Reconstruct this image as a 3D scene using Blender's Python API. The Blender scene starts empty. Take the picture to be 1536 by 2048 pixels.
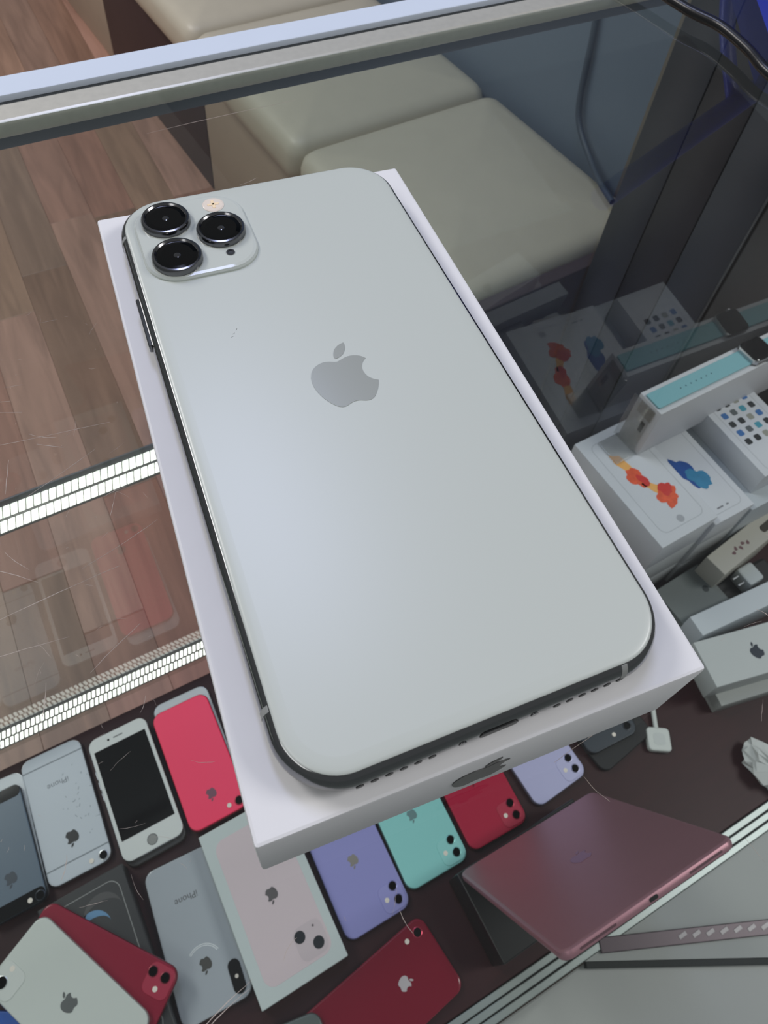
import bpy, math, random
from mathutils import Vector, Matrix
random.seed(7)
SC = bpy.context.scene
COL = SC.collection

# ------------------------------------------------------------------ camera
cd = bpy.data.cameras.new('camera'); cam = bpy.data.objects.new('camera', cd); COL.objects.link(cam)
cam.location = (-0.05445, -0.09754, 0.17331)
cam.rotation_euler = (math.radians(36.9036), math.radians(-3.7300), math.radians(-27.6960))
cd.sensor_fit = 'HORIZONTAL'; cd.sensor_width = 36.0; cd.lens = 36.414
cd.shift_x = 0.0137; cd.shift_y = -0.1288
cd.clip_start = 0.01; cd.clip_end = 50
cd.dof.use_dof = True; cd.dof.focus_distance = 0.20; cd.dof.aperture_fstop = 70
SC.camera = cam

# ------------------------------------------------------------------ world, lamps, exposure
w = bpy.data.worlds.new('shop_air'); SC.world = w; w.use_nodes = True
bg = w.node_tree.nodes['Background']
bg.inputs[0].default_value = (0.93, 0.97, 1.0, 1); bg.inputs[1].default_value = 0.22

def area(name, loc, rot, sx, sy, power, col=(1, 1, 1)):
    d = bpy.data.lights.new(name, 'AREA'); d.shape = 'RECTANGLE'; d.size = sx; d.size_y = sy
    d.energy = power; d.color = col
    o = bpy.data.objects.new(name, d); COL.objects.link(o); o.location = loc; o.rotation_euler = rot
    return o
area('ceiling_panel_light', (0.20, 0.80, 1.50), (0, 0, 0), 0.24, 0.74, 8.0, (0.60, 0.66, 1.0))
area('ceiling_panel_light', (1.90, -0.75, 1.75), (0, 0, 0), 1.2, 0.6, 36, (1.0, 0.98, 0.97))
area('ceiling_panel_light', (-1.45, -0.25, 1.75), (0, 0, 0), 0.6, 1.2, 9, (1.0, 0.99, 0.97))
area('ceiling_panel_light', (-1.10, 1.90, 1.75), (0, 0, 0), 0.6, 1.6, 46, (1.0, 0.96, 0.94))

SC.view_settings.view_transform = 'Standard'; SC.view_settings.look = 'None'
SC.view_settings.gamma = 1.0; SC.view_settings.exposure = 0.0; SC.view_settings.use_curve_mapping = False
SC.cycles.use_denoising = True
SC.cycles.max_bounces = 12; SC.cycles.transparent_max_bounces = 24
SC.cycles.caustics_reflective = False; SC.cycles.caustics_refractive = False
SC.cycles.sample_clamp_indirect = 4.0

# ------------------------------------------------------------------ materials
def lin(c):
    return tuple((v/255/12.92) if v/255 <= 0.04045 else ((v/255+0.055)/1.055)**2.4 for v in c)
MATS = {}
def mat(name, rgb, rough=0.5, metal=0.0, spec=0.5, noise=0.0, nscale=40.0, stretch=(1, 1, 1), bump=0.0, coat=0.0, emit=None, estr=0.0):
    if name in MATS: return MATS[name]
    m = bpy.data.materials.new(name); m.use_nodes = True
    nt = m.node_tree; b = nt.nodes['Principled BSDF']
    c = lin(rgb) + (1,)
    b.inputs['Base Color'].default_value = c
    b.inputs['Roughness'].default_value = rough
    b.inputs['Metallic'].default_value = metal
    b.inputs['Specular IOR Level'].default_value = spec
    b.inputs['Coat Weight'].default_value = coat
    b.inputs['Coat Roughness'].default_value = 0.06
    if emit:
        b.inputs['Emission Color'].default_value = lin(emit) + (1,); b.inputs['Emission Strength'].default_value = estr
    if noise or bump:
        tc = nt.nodes.new('ShaderNodeTexCoord'); mp = nt.nodes.new('ShaderNodeMapping'); mp.inputs['Scale'].default_value = stretch
        n = nt.nodes.new('ShaderNodeTexNoise'); n.inputs['Scale'].default_value = nscale; n.inputs['Detail'].default_value = 6
        nt.links.new(tc.outputs['Object'], mp.inputs[0]); nt.links.new(mp.outputs[0], n.inputs['Vector'])
        if noise:
            mx = nt.nodes.new('ShaderNodeMix'); mx.data_type = 'RGBA'
            mx.inputs['A'].default_value = tuple(max(0, v*(1-noise)) for v in c[:3]) + (1,)
            mx.inputs['B'].default_value = tuple(min(1, v*(1+noise)) for v in c[:3]) + (1,)
            nt.links.new(n.outputs['Fac'], mx.inputs['Factor']); nt.links.new(mx.outputs['Result'], b.inputs['Base Color'])
        if bump:
            bp = nt.nodes.new('ShaderNodeBump'); bp.inputs['Strength'].default_value = bump; bp.inputs['Distance'].default_value = 0.002
            nt.links.new(n.outputs['Fac'], bp.inputs['Height']); nt.links.new(bp.outputs[0], b.inputs['Normal'])
    MATS[name] = m
    return m

def glass(name, tint, rough=0.0, ior=1.5, dust=0.0):
    if name in MATS: return MATS[name]
    m = bpy.data.materials.new(name); m.use_nodes = True; nt = m.node_tree; nt.nodes.clear()
    out = nt.nodes.new('ShaderNodeOutputMaterial'); mx = nt.nodes.new('ShaderNodeMixShader')
    fr = nt.nodes.new('ShaderNodeFresnel'); fr.inputs['IOR'].default_value = ior
    tr = nt.nodes.new('ShaderNodeBsdfTransparent'); tr.inputs[0].default_value = tint + (1,)
    gl = nt.nodes.new('ShaderNodeBsdfGlossy'); gl.inputs['Roughness'].default_value = rough
    geo = nt.nodes.new('ShaderNodeNewGeometry')
    mul = nt.nodes.new('ShaderNodeMath'); mul.operation = 'MULTIPLY'
    inv = nt.nodes.new('ShaderNodeMath'); inv.operation = 'SUBTRACT'; inv.inputs[0].default_value = 1.0
    # inside faces pass straight through so each sheet reflects at its outer faces only
    nt.links.new(geo.outputs['Backfacing'], inv.inputs[1])
    nt.links.new(fr.outputs[0], mul.inputs[0]); nt.links.new(inv.outputs[0], mul.inputs[1])
    nt.links.new(mul.outputs[0], mx.inputs[0]); nt.links.new(tr.outputs[0], mx.inputs[1]); nt.links.new(gl.outputs[0], mx.inputs[2])
    last = mx
    if dust:
        df = nt.nodes.new('ShaderNodeBsdfDiffuse'); df.inputs[0].default_value = (0.8, 0.82, 0.85, 1)
        m2 = nt.nodes.new('ShaderNodeMixShader'); tc = nt.nodes.new('ShaderNodeTexCoord')
        n = nt.nodes.new('ShaderNodeTexNoise'); n.inputs['Scale'].default_value = 14; n.inputs['Detail'].default_value = 8
        mr = nt.nodes.new('ShaderNodeMapRange'); mr.inputs[1].default_value = 0.4; mr.inputs[2].default_value = 0.75; mr.inputs[3].default_value = 0.0; mr.inputs[4].default_value = dust
        nt.links.new(tc.outputs['Object'], n.inputs['Vector']); nt.links.new(n.outputs['Fac'], mr.inputs[0])
        nt.links.new(mr.outputs[0], m2.inputs[0]); nt.links.new(mx.outputs[0], m2.inputs[1]); nt.links.new(df.outputs[0], m2.inputs[2]); last = m2
    nt.links.new(last.outputs[0], out.inputs[0])
    MATS[name] = m
    return m

def plank_mat():
    m = bpy.data.materials.new('laminate_plank'); m.use_nodes = True; nt = m.node_tree; b = nt.nodes['Principled BSDF']
    oi = nt.nodes.new('ShaderNodeObjectInfo'); tc = nt.nodes.new('ShaderNodeTexCoord')
    r = nt.nodes.new('ShaderNodeValToRGB'); cr = r.color_ramp; cr.interpolation = 'CONSTANT'
    cols = [(170, 126, 110), (150, 118, 100), (176, 134, 118), (158, 118, 102), (164, 132, 112), (166, 116, 100), (180, 142, 126), (152, 124, 108)]
    cr.elements[0].color = lin(cols[0]) + (1,); cr.elements[1].position = 1/8; cr.elements[1].color = lin(cols[1]) + (1,)
    for i in range(2, 8):
        e = cr.elements.new(i/8); e.color = lin(cols[i]) + (1,)
    nt.links.new(oi.outputs['Random'], r.inputs[0])
    geo = nt.nodes.new('ShaderNodeNewGeometry')
    ad = nt.nodes.new('ShaderNodeVectorMath'); ad.operation = 'ADD'
    mp = nt.nodes.new('ShaderNodeMapping'); mp.inputs['Scale'].default_value = (34, 3.2, 3)
    nt.links.new(geo.outputs['Position'], ad.inputs[0]); nt.links.new(oi.outputs['Random'], ad.inputs[1])
    nt.links.new(ad.outputs[0], mp.inputs[0])
    n = nt.nodes.new('ShaderNodeTexNoise'); n.inputs['Scale'].default_value = 1.0; n.inputs['Detail'].default_value = 8; n.inputs['Distortion'].default_value = 0.8
    nt.links.new(mp.outputs[0], n.inputs['Vector'])
    mx = nt.nodes.new('ShaderNodeMix'); mx.data_type = 'RGBA'; mx.blend_type = 'MULTIPLY'
    r2 = nt.nodes.new('ShaderNodeValToRGB'); r2.color_ramp.elements[0].position = 0.3; r2.color_ramp.elements[0].color = (0.72, 0.68, 0.66, 1)
    r2.color_ramp.elements[1].position = 0.72; r2.color_ramp.elements[1].color = (1.18, 1.14, 1.12, 1)
    nt.links.new(n.outputs['Fac'], r2.inputs[0]); mx.inputs['Factor'].default_value = 1
    nt.links.new(r.outputs[0], mx.inputs['A']); nt.links.new(r2.outputs[0], mx.inputs['B']); nt.links.new(mx.outputs['Result'], b.inputs['Base Color'])
    b.inputs['Roughness'].default_value = 0.42
    return m

# ------------------------------------------------------------------ mesh helpers
def link(name, verts, faces, m, parent=None, smooth=True, angle=35, flat_caps=False):
    me = bpy.data.meshes.new(name); me.from_pydata([tuple(v) for v in verts], [], faces); me.update()
    if smooth:
        for p in me.polygons: p.use_smooth = True
        me.set_sharp_from_angle(angle=math.radians(angle))
        if flat_caps:
            for p in list(me.polygons)[-2:]: p.use_smooth = False
    if m: me.materials.append(m)
    o = bpy.data.objects.new(name, me); COL.objects.link(o)
    if parent: o.parent = parent
    return o
def tag(o, label=None, cat=None, group=None, kind=None):
    if label: o['label'] = label
    if cat: o['category'] = cat
    if group: o['group'] = group
    if kind: o['kind'] = kind
    return o
def empty(name, loc=(0, 0, 0), rz=0, label=None, cat=None, group=None):
    o = bpy.data.objects.new(name, None); o.empty_display_size = 0.02; COL.objects.link(o)
    o.location = loc; o.rotation_euler = (0, 0, rz)
    return tag(o, label, cat, group)
def rr(wd, ln, r, n=8, cx=0, cy=0):
    r = max(min(r, wd/2-1e-6, ln/2-1e-6), 1e-6); pts = []
    for sx, sy, a0 in ((1, 1, 0), (-1, 1, 90), (-1, -1, 180), (1, -1, 270)):
        for i in range(n+1):
            a = math.radians(a0 + 90*i/n)
            pts.append((cx + sx*(wd/2-r) + r*math.cos(a), cy + sy*(ln/2-r) + r*math.sin(a)))
    return pts
def loft(loops, cap=True):
    n = len(loops[0]); V = [p for l in loops for p in l]; F = []
    for k in range(len(loops)-1):
        for i in range(n):
            j = (i+1) % n; F.append((k*n+i, k*n+j, (k+1)*n+j, (k+1)*n+i))
    if cap:
        F.append(tuple(reversed(range(n)))); F.append(tuple(range((len(loops)-1)*n, len(loops)*n)))
    return V, F
def slab(name, wd, ln, r, prof, m, parent=None, n=8, loc=(0, 0, 0), rz=0):
    """rounded rectangle lofted through (inset, z) pairs"""
    V, F = loft([[(x, y, z) for x, y in rr(wd-2*i, ln-2*i, max(r-i, 0.0002), n)] for i, z in prof])
    o = link(name, V, F, m, parent, flat_caps=True); o.location = loc; o.rotation_euler = (0, 0, rz)
    return o
def bprof(h, b, z0=0.0):
    q = 0.293*b
    return [(b, z0), (q, z0+q), (0, z0+b), (0, z0+h-b), (q, z0+h-q), (b, z0+h)]
def box(name, wd, ln, h, m, parent=None, loc=(0, 0, 0), rz=0, b=0.0008):
    return slab(name, wd, ln, b, bprof(h, b), m, parent, n=2, loc=loc, rz=rz)
def disc(name, r, prof, m, parent=None, loc=(0, 0, 0), n=32):
    V, F = loft([[((r-i)*math.cos(2*math.pi*k/n), (r-i)*math.sin(2*math.pi*k/n), z) for k in range(n)] for i, z in prof])
    o = link(name, V, F, m, parent, flat_caps=True); o.location = loc
    return o
def ring(name, ro, prof, m, parent=None, loc=(0, 0, 0), n=48):
    """closed profile of (radius, z) revolved"""
    V = []; F = []; k = len(prof)
    for i in range(n):
        a = 2*math.pi*i/n
        V += [(r*math.cos(a), r*math.sin(a), z) for r, z in prof]
    for i in range(n):
        j = (i+1) % n
        for q in range(k):
            s = (q+1) % k; F.append((i*k+q, j*k+q, j*k+s, i*k+s))
    o = link(name, V, F, m, parent); o.location = loc
    return o
def prism(name, polys, z0, z1, m, parent=None, loc=(0, 0, 0), rot=(0, 0, 0)):
    V = []; F = []
    for P in polys:
        s = len(V); n = len(P)
        V += [(x, y, z0) for x, y in P] + [(x, y, z1) for x, y in P]
        F.append(tuple(s+i for i in reversed(range(n)))); F.append(tuple(s+n+i for i in range(n)))
        for i in range(n):
            j = (i+1) % n; F.append((s+i, s+j, s+n+j, s+n+i))
    o = link(name, V, F, m, parent, smooth=False); o.location = loc; o.rotation_euler = rot
    return o
def catmull(pts, k=8):
    P = [Vector(p) for p in pts]; P = [2*P[0]-P[1]] + P + [2*P[-1]-P[-2]]; out = []
    for i in range(1, len(P)-2):
        for j in range(k):
            t = j/k; a, b, c, d = P[i-1], P[i], P[i+1], P[i+2]
            out.append(0.5*((2*b) + (c-a)*t + (2*a-5*b+4*c-d)*t*t + (3*b-a-3*c+d)*t**3))
    out.append(P[-2]); return out
def tube(name, pts, r, m, parent=None, n=10, k=8):
    C = catmull(pts, k); loops = []; up = Vector((0, 0, 1))
    for i, p in enumerate(C):
        d = (C[min(i+1, len(C)-1)] - C[max(i-1, 0)]).normalized()
        s = d.cross(up)
        s = s.normalized() if s.length > 1e-4 else Vector((1, 0, 0))
        u = s.cross(d)
        loops.append([tuple(p + r*(math.cos(2*math.pi*q/n)*s + math.sin(2*math.pi*q/n)*u)) for q in range(n)])
    V, F = loft(loops)
    return link(name, V, F, m, parent, angle=60)
def hexa(name, P, m, parent=None):
    """8 corners: bottom 4 (counter-clockwise from above) then top 4"""
    return link(name, P, [(3, 2, 1, 0), (4, 5, 6, 7), (0, 1, 5, 4), (1, 2, 6, 5), (2, 3, 7, 6), (3, 0, 4, 7)], m, parent, smooth=False)
def text(name, s, size, m, parent=None, loc=(0, 0, 0), rz=0):
    cu = bpy.data.curves.new('lettering_curve', 'FONT'); cu.body = s; cu.size = size; cu.align_x = 'CENTER'; cu.align_y = 'CENTER'; cu.extrude = 0.00004
    t = bpy.data.objects.new('lettering_curve', cu); COL.objects.link(t)
    dg = bpy.context.evaluated_depsgraph_get(); me = bpy.data.meshes.new_from_object(t.evaluated_get(dg))
    bpy.data.objects.remove(t); bpy.data.curves.remove(cu)
    me.name = name; me.materials.clear(); me.materials.append(m)
    o = bpy.data.objects.new(name, me); COL.objects.link(o); o.parent = parent; o.location = loc; o.rotation_euler = (0, 0, rz)
    return o

# emblem outline: bitten fruit with a leaf
def rel(start, segs, k=7):
    p = Vector(start); out = []
    for s in segs:
        a = p; b = p+Vector(s[0:2]); c = p+Vector(s[2:4]); d = p+Vector(s[4:6])
        for i in range(k):
            t = i/k; out.append(a*(1-t)**3 + 3*b*t*(1-t)**2 + 3*c*t*t*(1-t) + d*t**3)
        p = d
    return [(q.x, q.y) for q in out]
BODY = rel((12.152, 6.896), [(-.948, 0, -2.415, -1.078, -3.96, -1.04), (-2.04, .027, -3.91, 1.183, -4.961, 3.014), (-2.117, 3.675, -.546, 9.103, 1.519, 12.09),
    (1.013, 1.454, 2.208, 3.09, 3.792, 3.039), (1.52, -.065, 2.09, -.987, 3.935, -.987), (1.831, 0, 2.35, .987, 3.96, .948), (1.637, -.026, 2.676, -1.48, 3.676, -2.948),
    (1.156, -1.688, 1.636, -3.325, 1.662, -3.415), (-.039, -.013, -3.182, -1.221, -3.22, -4.857), (-.026, -3.04, 2.48, -4.494, 2.597, -4.559),
    (-1.429, -2.09, -3.623, -2.324, -4.39, -2.376), (-2, -.156, -3.675, 1.09, -4.61, 1.09)])
LEAF = rel((15.53, 3.83), [(.843, -1.012, 1.4, -2.427, 1.245, -3.83), (-1.207, .052, -2.662, .805, -3.532, 1.818), (-.78, .896, -1.454, 2.338, -1.273, 3.714), (1.338, .104, 2.715, -.688, 3.559, -1.701)])
def emblem(h, m, parent, loc, rot=(0, 0, 0), name='fruit_logo', t=0.00012):
    s = h/24.0
    f = lambda P: [((x-12)*s, (12-y)*s) for x, y in reversed(P)]
    return prism(name, [f(BODY), f(LEAF)], -t, t, m, parent, loc, rot)

# ------------------------------------------------------------------ shared materials
M_white_card = mat('white_card', (226, 226, 228), 0.55, noise=0.02, nscale=200)
M_black_glass = mat('black_glass', (9, 9, 11), 0.08, spec=0.5)
M_lens = mat('lens_glass', (2, 2, 3), 0.05, spec=0.35)
M_steel = mat('polished_steel', (118, 119, 120), 0.13, metal=1.0)
M_silver = mat('silver_metal', (196, 198, 202), 0.32, metal=0.9)
M_greyplastic = mat('antenna_grey', (150, 152, 150), 0.5)
M_logo_grey = mat('logo_grey', (88, 88, 90), 0.3)

# ================================================================== SETTING
FZ = -1.06          # shop floor
floor = box('floor', 3.2, 4.2, 0.04, mat('sub_floor', (70, 52, 44), 0.7, noise=0.2, nscale=30), loc=(0.2, 1.3, FZ-0.044))
tag(floor, 'brown laminate strip floor of the shop', kind='structure')
PM = plank_mat(); base_plank = None
x = -0.62
pw = 0.098
while x < 0.50:
    y = 0.16 - random.random()*0.3
    while y < 3.0:
        L = random.choice((0.38, 0.5, 0.62, 0.74))
        if base_plank is None:
            o = slab('plank', 1, 1, 0.001, [(0.0, 0), (0.0, 0.9), (0.003, 1.0)], PM, floor, n=1); base_plank = o
        else:
            o = base_plank.copy(); COL.objects.link(o); o.parent = floor
        o.location = (x-0.2, y+L/2-1.3, 0.040); o.scale = (pw-0.0003, L-0.0004, 0.0045)
        y += L
    x += pw

BA = math.radians(-4.5)     # bench and wall run slightly askew to the counter
def bench_pt(u, v):         # u away from the aisle, v along the bench
    return (0.455 + u*math.cos(-BA)*1.0 + v*math.sin(BA)*1.0, 0.52 + v*math.cos(BA) + u*math.sin(-BA)*0.0)
M_wall = mat('blue_grey_paint', (116, 130, 146), 0.6, noise=0.03, nscale=8, bump=0.05)
wall = empty('wall_right', (0.868, 0.655, FZ), -BA, 'blue-grey painted wall behind the beige bench'); wall['kind'] = 'structure'
wall.rotation_euler = (0, 0, math.radians(4.5))
box('wall_panel', 0.10, 2.9, 2.8, M_wall, wall, loc=(0.05, 1.45, 0), b=0.002)
box('corner_trim', 0.016, 0.02, 2.8, mat('beige_trim', (112, 106, 98), 0.5), wall, loc=(0.004, -0.009, 0), b=0.002)

# dark tall cabinet right of the wall end
M_char = mat('charcoal_panel', (34, 39, 46), 0.5, noise=0.08, nscale=12)
cab = empty('storage_cabinet', (0.985, 0.413, FZ), 0, 'tall charcoal grey cabinet standing at the end of the blue-grey wall', 'cabinet')
box('body', 0.56, 0.205, 2.2, M_char, cab, loc=(0.0, 0, 0), b=0.003)
for i, yy in enumerate((-0.067, 0.0, 0.067)):
    box('side_panel', 0.008, 0.0664, 2.1, mat('charcoal_side_' + str(i), ((50, 58, 68), (30, 35, 43), (46, 53, 62))[i], 0.45), cab, loc=(-0.285, yy, 0.05), b=0.002)

# bench
M_leather = mat('beige_leather', (196, 188, 168), 0.42, noise=0.05, nscale=25, bump=0.10)
M_leather2 = mat('beige_leather_base', (176, 160, 142), 0.5, noise=0.05, nscale=25, bump=0.06)
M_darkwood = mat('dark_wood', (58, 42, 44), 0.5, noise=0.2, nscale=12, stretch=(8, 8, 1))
bench = empty('padded_bench', (0.448, 0.525, FZ), math.radians(4.5), 'long beige leather bench against the blue-grey wall', 'bench')
SH = 0.46
cl = 0.43
for i in range(5):
    V = []; nu = 22; nv = 22; W = 0.425; L = cl-0.004; T = 0.085
    loops = []
    for k, (ins, zz) in enumerate([(0.012, 0), (0.002, 0.012), (0, 0.03), (0, 0.055), (0.004, 0.072), (0.014, 0.082), (0.03, 0.086)]):
        loops.append([(px, py, zz) for px, py in rr(W-2*ins, L-2*ins, max(0.03-ins*0.6, 0.006), 5)])
    # puffed top rings
    for f, dz in ((0.78, 0.093), (0.5, 0.098), (0.2, 0.100)):
        loops.append([(px*f, py*f, dz) for px, py in rr(W-0.06, L-0.06, 0.012, 5)])
    Vv, Ff = loft(loops)
    c = link('cushion', Vv, Ff, M_leather, bench, angle=70); c.location = (W/2-0.012, cl*(i+0.5), SH-0.098)
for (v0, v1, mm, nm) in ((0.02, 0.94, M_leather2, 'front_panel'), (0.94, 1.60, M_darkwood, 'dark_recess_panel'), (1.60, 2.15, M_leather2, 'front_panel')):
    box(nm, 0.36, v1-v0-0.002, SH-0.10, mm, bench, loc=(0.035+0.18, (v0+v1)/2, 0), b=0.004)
box('end_shade_board', 0.43, 0.022, SH-0.03, M_darkwood, bench, loc=(0.20, -0.010, 0), b=0.002)  # added dark board, stands in for the shade below the bench end

# cable on the wall above the bench
tag(tube('wall_cable', [(0.852, 0.83, -0.20), (0.850, 0.815, -0.32), (0.849, 0.795, -0.42), (0.848, 0.782, -0.52), (0.846, 0.762, -0.562), (0.836, 0.712, -0.585), (0.815, 0.655, -0.590), (0.800, 0.600, -0.590)], 0.0052,
    mat('blue_grey_cable', (58, 70, 82), 0.5)), 'thick blue-grey cable hanging down the wall onto the bench', 'cable')

# ================================================================== DISPLAY COUNTER
S = -0.793
counter = empty('display_counter', (0, 0, FZ), 0, 'glass-topped display counter with aluminium rail holding used phones', 'counter')
def cpart(o): o.parent = counter; o.location = (o.location[0], o.location[1], o.location[2]-FZ); return o
GL = glass('counter_glass', (0.90, 0.925, 0.915), 0.0, 1.52, dust=0.006)
glass_top = cpart(box('glass_top', 1.86, 0.469, 0.008, GL, loc=(-0.07, -0.0445, -0.008), b=0.0006))
# scratches in the top glass (outlined on the glass surface)
SCR = [((-0.115, 0.098), (-0.098, 0.100)), ((-0.083, 0.062), (-0.072, 0.058)), ((-0.080, 0.057), (-0.070, 0.053)), ((-0.105, 0.050), (-0.050, 0.040)),
       ((-0.070, 0.045), (-0.064, 0.041)), ((-0.069, 0.041), (-0.063, 0.037)), ((-0.079, 0.0435), (-0.0815, 0.033)), ((-0.0765, 0.039), (-0.0795, 0.029)),
       ((-0.102, 0.036), (-0.092, 0.037)), ((-0.098, 0.031), (-0.090, 0.033)), ((-0.075, 0.026), (-0.056, 0.033)), ((-0.058, 0.018), (-0.052, 0.0185)),
       ((-0.058, 0.012), (-0.055, 0.018)), ((-0.092, 0.014), (-0.078, 0.002)), ((-0.083, 0.013), (-0.079, 0.006)), ((-0.095, -0.004), (-0.060, -0.002)),
       ((-0.097, -0.011), (-0.075, -0.014)), ((-0.068, 0.001), (-0.048, 0.006)), ((-0.082, -0.022), (-0.086, -0.032)), ((-0.073, -0.024), (-0.060, -0.018)),
       ((-0.066, -0.037), (-0.064, -0.034)), ((-0.0885, -0.060), (-0.0865, -0.0563)), ((-0.0745, -0.0935), (-0.0625, -0.0905)), ((-0.0755, -0.0945), (-0.0635, -0.0915)),
       ((0.008, -0.0855), (0.040, -0.084)), ((0.012, -0.0905), (0.014, -0.097)), ((0.073, -0.0795), (0.075, -0.083)), ((0.09, -0.065), (0.094, -0.069)),
       ((-0.0565, -0.0905), (-0.053, -0.0885)), ((-0.034, -0.0935), (-0.0335, -0.098)), ((0.0, 0.163), (0.06, 0.163)), ((0.02, 0.1215), (0.027, 0.123))]
V = []; F = []
def scratch(a, b, wd, wob):
    d = Vector(b)-Vector(a); n = Vector((-d.y, d.x)).normalized(); k = 7; s = len(V)
    bow = random.uniform(-1, 1)*wob
    for i in range(k+1):
        t = i/k; p = Vector(a)+d*t+n*(bow*math.sin(math.pi*t)+random.uniform(-1, 1)*0.00006)
        h = wd*(0.35+0.65*math.sin(math.pi*min(max(t, 0.06), 0.94)))*random.uniform(0.4, 1.1)
        V.append((p.x+n.x*h, p.y+n.y*h, 0)); V.append((p.x-n.x*h, p.y-n.y*h, 0))
        V.append((p.x+n.x*h, p.y+n.y*h, 0.00005)); V.append((p.x-n.x*h, p.y-n.y*h, 0.00005))
    for i in range(k):
        o = s+4*i
        F.append((o+2, o+6, o+7, o+3)); F.append((o, o+4, o+6, o+2)); F.append((o+3, o+7, o+5, o+1))
for a, b in SCR: scratch(a, b, 0.00008, 0.0005)
for i in range(150):
    cx, cy = random.uniform(-0.12, -0.045), random.uniform(-0.07, 0.10)
    if i > 110: cx, cy = random.uniform(-0.1, 0.16), random.uniform(-0.125, -0.07)
    a = random.choice((0.2, -0.5, 0.9, 1.7)) + random.gauss(0, 0.4); l = random.choice((0.0006, 0.001, 0.002, 0.005))
    scratch((cx, cy), (cx+l*math.cos(a), cy+l*math.sin(a)), 0.000032, 0.0003)
sc_ = link('scratches', V, F, mat('scratch_white', (176, 164, 156), 0.8), glass_top, smooth=False); sc_.location = (0.07, 0.0445, 0.00805); tag(sc_, kind='stuff')

# front pane, leaning slightly outward to its foot
fy0, fy1 = 0.214, 0.283
P = []
for z_, y_ in ((-0.83, fy1), (-0.012, fy0)):
    P += [(-1.0, y_-0.003, z_), (0.86, y_-0.003, z_), (0.86, y_+0.003, z_), (-1.0, y_+0.003, z_)]
cpart(hexa('front_glass', P, glass('front_glass', (0.93, 0.95, 0.94), 0.0, 1.37)))
# aluminium front rail
M_rail = mat('painted_rail', (206, 216, 230), 0.45, noise=0.02, nscale=60)
M_alu = mat('dull_aluminium', (206, 203, 190), 0.42, metal=0.55, noise=0.10, nscale=300)
M_alu_d = mat('grey_rail_underside', (112, 118, 126), 0.45, metal=0.3)
cpart(box('rail_cap', 1.86, 0.0138, 0.018, M_rail, loc=(-0.07, 0.2131, -0.0175), b=0.0007))
cpart(box('rail_seal', 1.86, 0.0030, 0.006, mat('rail_seal', (40, 44, 42), 0.7), loc=(-0.07, 0.2047, -0.0080), b=0.0003))
cpart(box('rail_channel', 1.86, 0.0126, 0.0070, M_alu, loc=(-0.07, 0.1969, -0.0078), b=0.0016))
cpart(box('rail_lower_lip', 1.86, 0.0160, 0.006, M_alu_d, loc=(-0.07, 0.2030, -0.0150), b=0.0012))

# shelf board and rear tracks
M_shelf = mat('maroon_wood', (50, 19, 21), 0.45, spec=0.25, noise=0.35, nscale=16, stretch=(1.5, 22, 1))
cpart(box('shelf_board', 1.86, 0.428, 0.018, M_shelf, loc=(-0.07, 0.035, S-0.0184), b=0.001))
M_track = mat('track_metal', (150, 158, 156), 0.35, metal=0.5)
for yy in (-0.1835, -0.1915, -0.1995):
    cpart(box('sliding_track', 1.86, 0.0068, 0.012, M_track, loc=(-0.07, yy, S-0.0135), b=0.0008))
M_ledge = mat('pale_grey_laminate', (168, 170, 168), 0.45, noise=0.06, nscale=9)
cpart(box('rear_ledge', 1.86, 0.60, 0.02, M_ledge, loc=(-0.07, -0.505, S-0.034), b=0.002))

def led(name, p0, p1, x1, hw=0.0022):
    """diode strip in an angled aluminium channel: p0 centre, p1 = length"""
    ln = p1
    ch = slab(name, ln, 0.023, 0.001, [(0, 0), (0, 0.003), (0.0006, 0.0035)], mat('led_channel', (120, 118, 116), 0.4, metal=0.4), None, n=1)
    ch.location = p0; ch.rotation_euler = (math.radians(42), 0, math.radians(x1))
    V = []; F = []
    for row in (-0.0060, 0.0034):
        n = int(ln/0.0052)
        for i in range(n):
            cx = -ln/2 + (i+0.5)*ln/n; s = len(V); hl = 0.0038; sk = 0.0012
            for z_, k in ((0.0032, 1.0), (0.0044, 0.9)):
                V += [(cx-hw*k-sk, row-hl*k, z_), (cx+hw*k-sk, row-hl*k, z_), (cx+hw*k+sk, row+hl*k, z_), (cx-hw*k+sk, row+hl*k, z_)]
            F += [(s+4, s+5, s+6, s+7), (s, s+1, s+5, s+4), (s+1, s+2, s+6, s+5), (s+2, s+3, s+7, s+6), (s+3, s, s+4, s+7)]
    d = link('diodes', V, F, mat('lit_diode', (255, 255, 250), 0.4, emit=(255, 255, 246), estr=1.9), ch, smooth=False)
    tag(d, kind='stuff')
    return cpart(ch)
led('led_strip', (-0.46, 0.2340, -0.3140), 1.10, 1.2)
led('led_strip', (-0.18, 0.268, -0.7530), 1.30, 0, 0.0017)

# slotted strip lying on the rear ledge
sl = empty('slotted_bracket', (0.334, -0.2420, S-0.0040), math.radians(-22.5), 'dark purple-grey slotted metal strip lying on the grey ledge behind the tracks', 'bracket')
M_pur = mat('purple_grey_metal', (70, 58, 64), 0.35, metal=0.4)
box('strip', 0.222, 0.014, 0.004, M_pur, sl, b=0.0008)
for i in range(9):
    box('slot', 0.010, 0.0040, 0.0006, mat('slot_edge', (128, 124, 126), 0.4, metal=0.4), sl, loc=(-0.02+i*0.0155, 0.001, 0.0038), rz=0.4, b=0.0002)
bd = empty('white_board', (0.40, -0.26, S-0.0138), 0, 'pale grey board lying skewed on the rear ledge under the slotted strip', 'board')
prism('panel', [[(-0.190, 0.0565), (0.043, -0.060), (0.30, -0.060), (0.30, 0.0565)]], 0, 0.0095, mat('pale_board', (160, 163, 161), 0.5, noise=0.05, nscale=9), bd)
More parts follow.
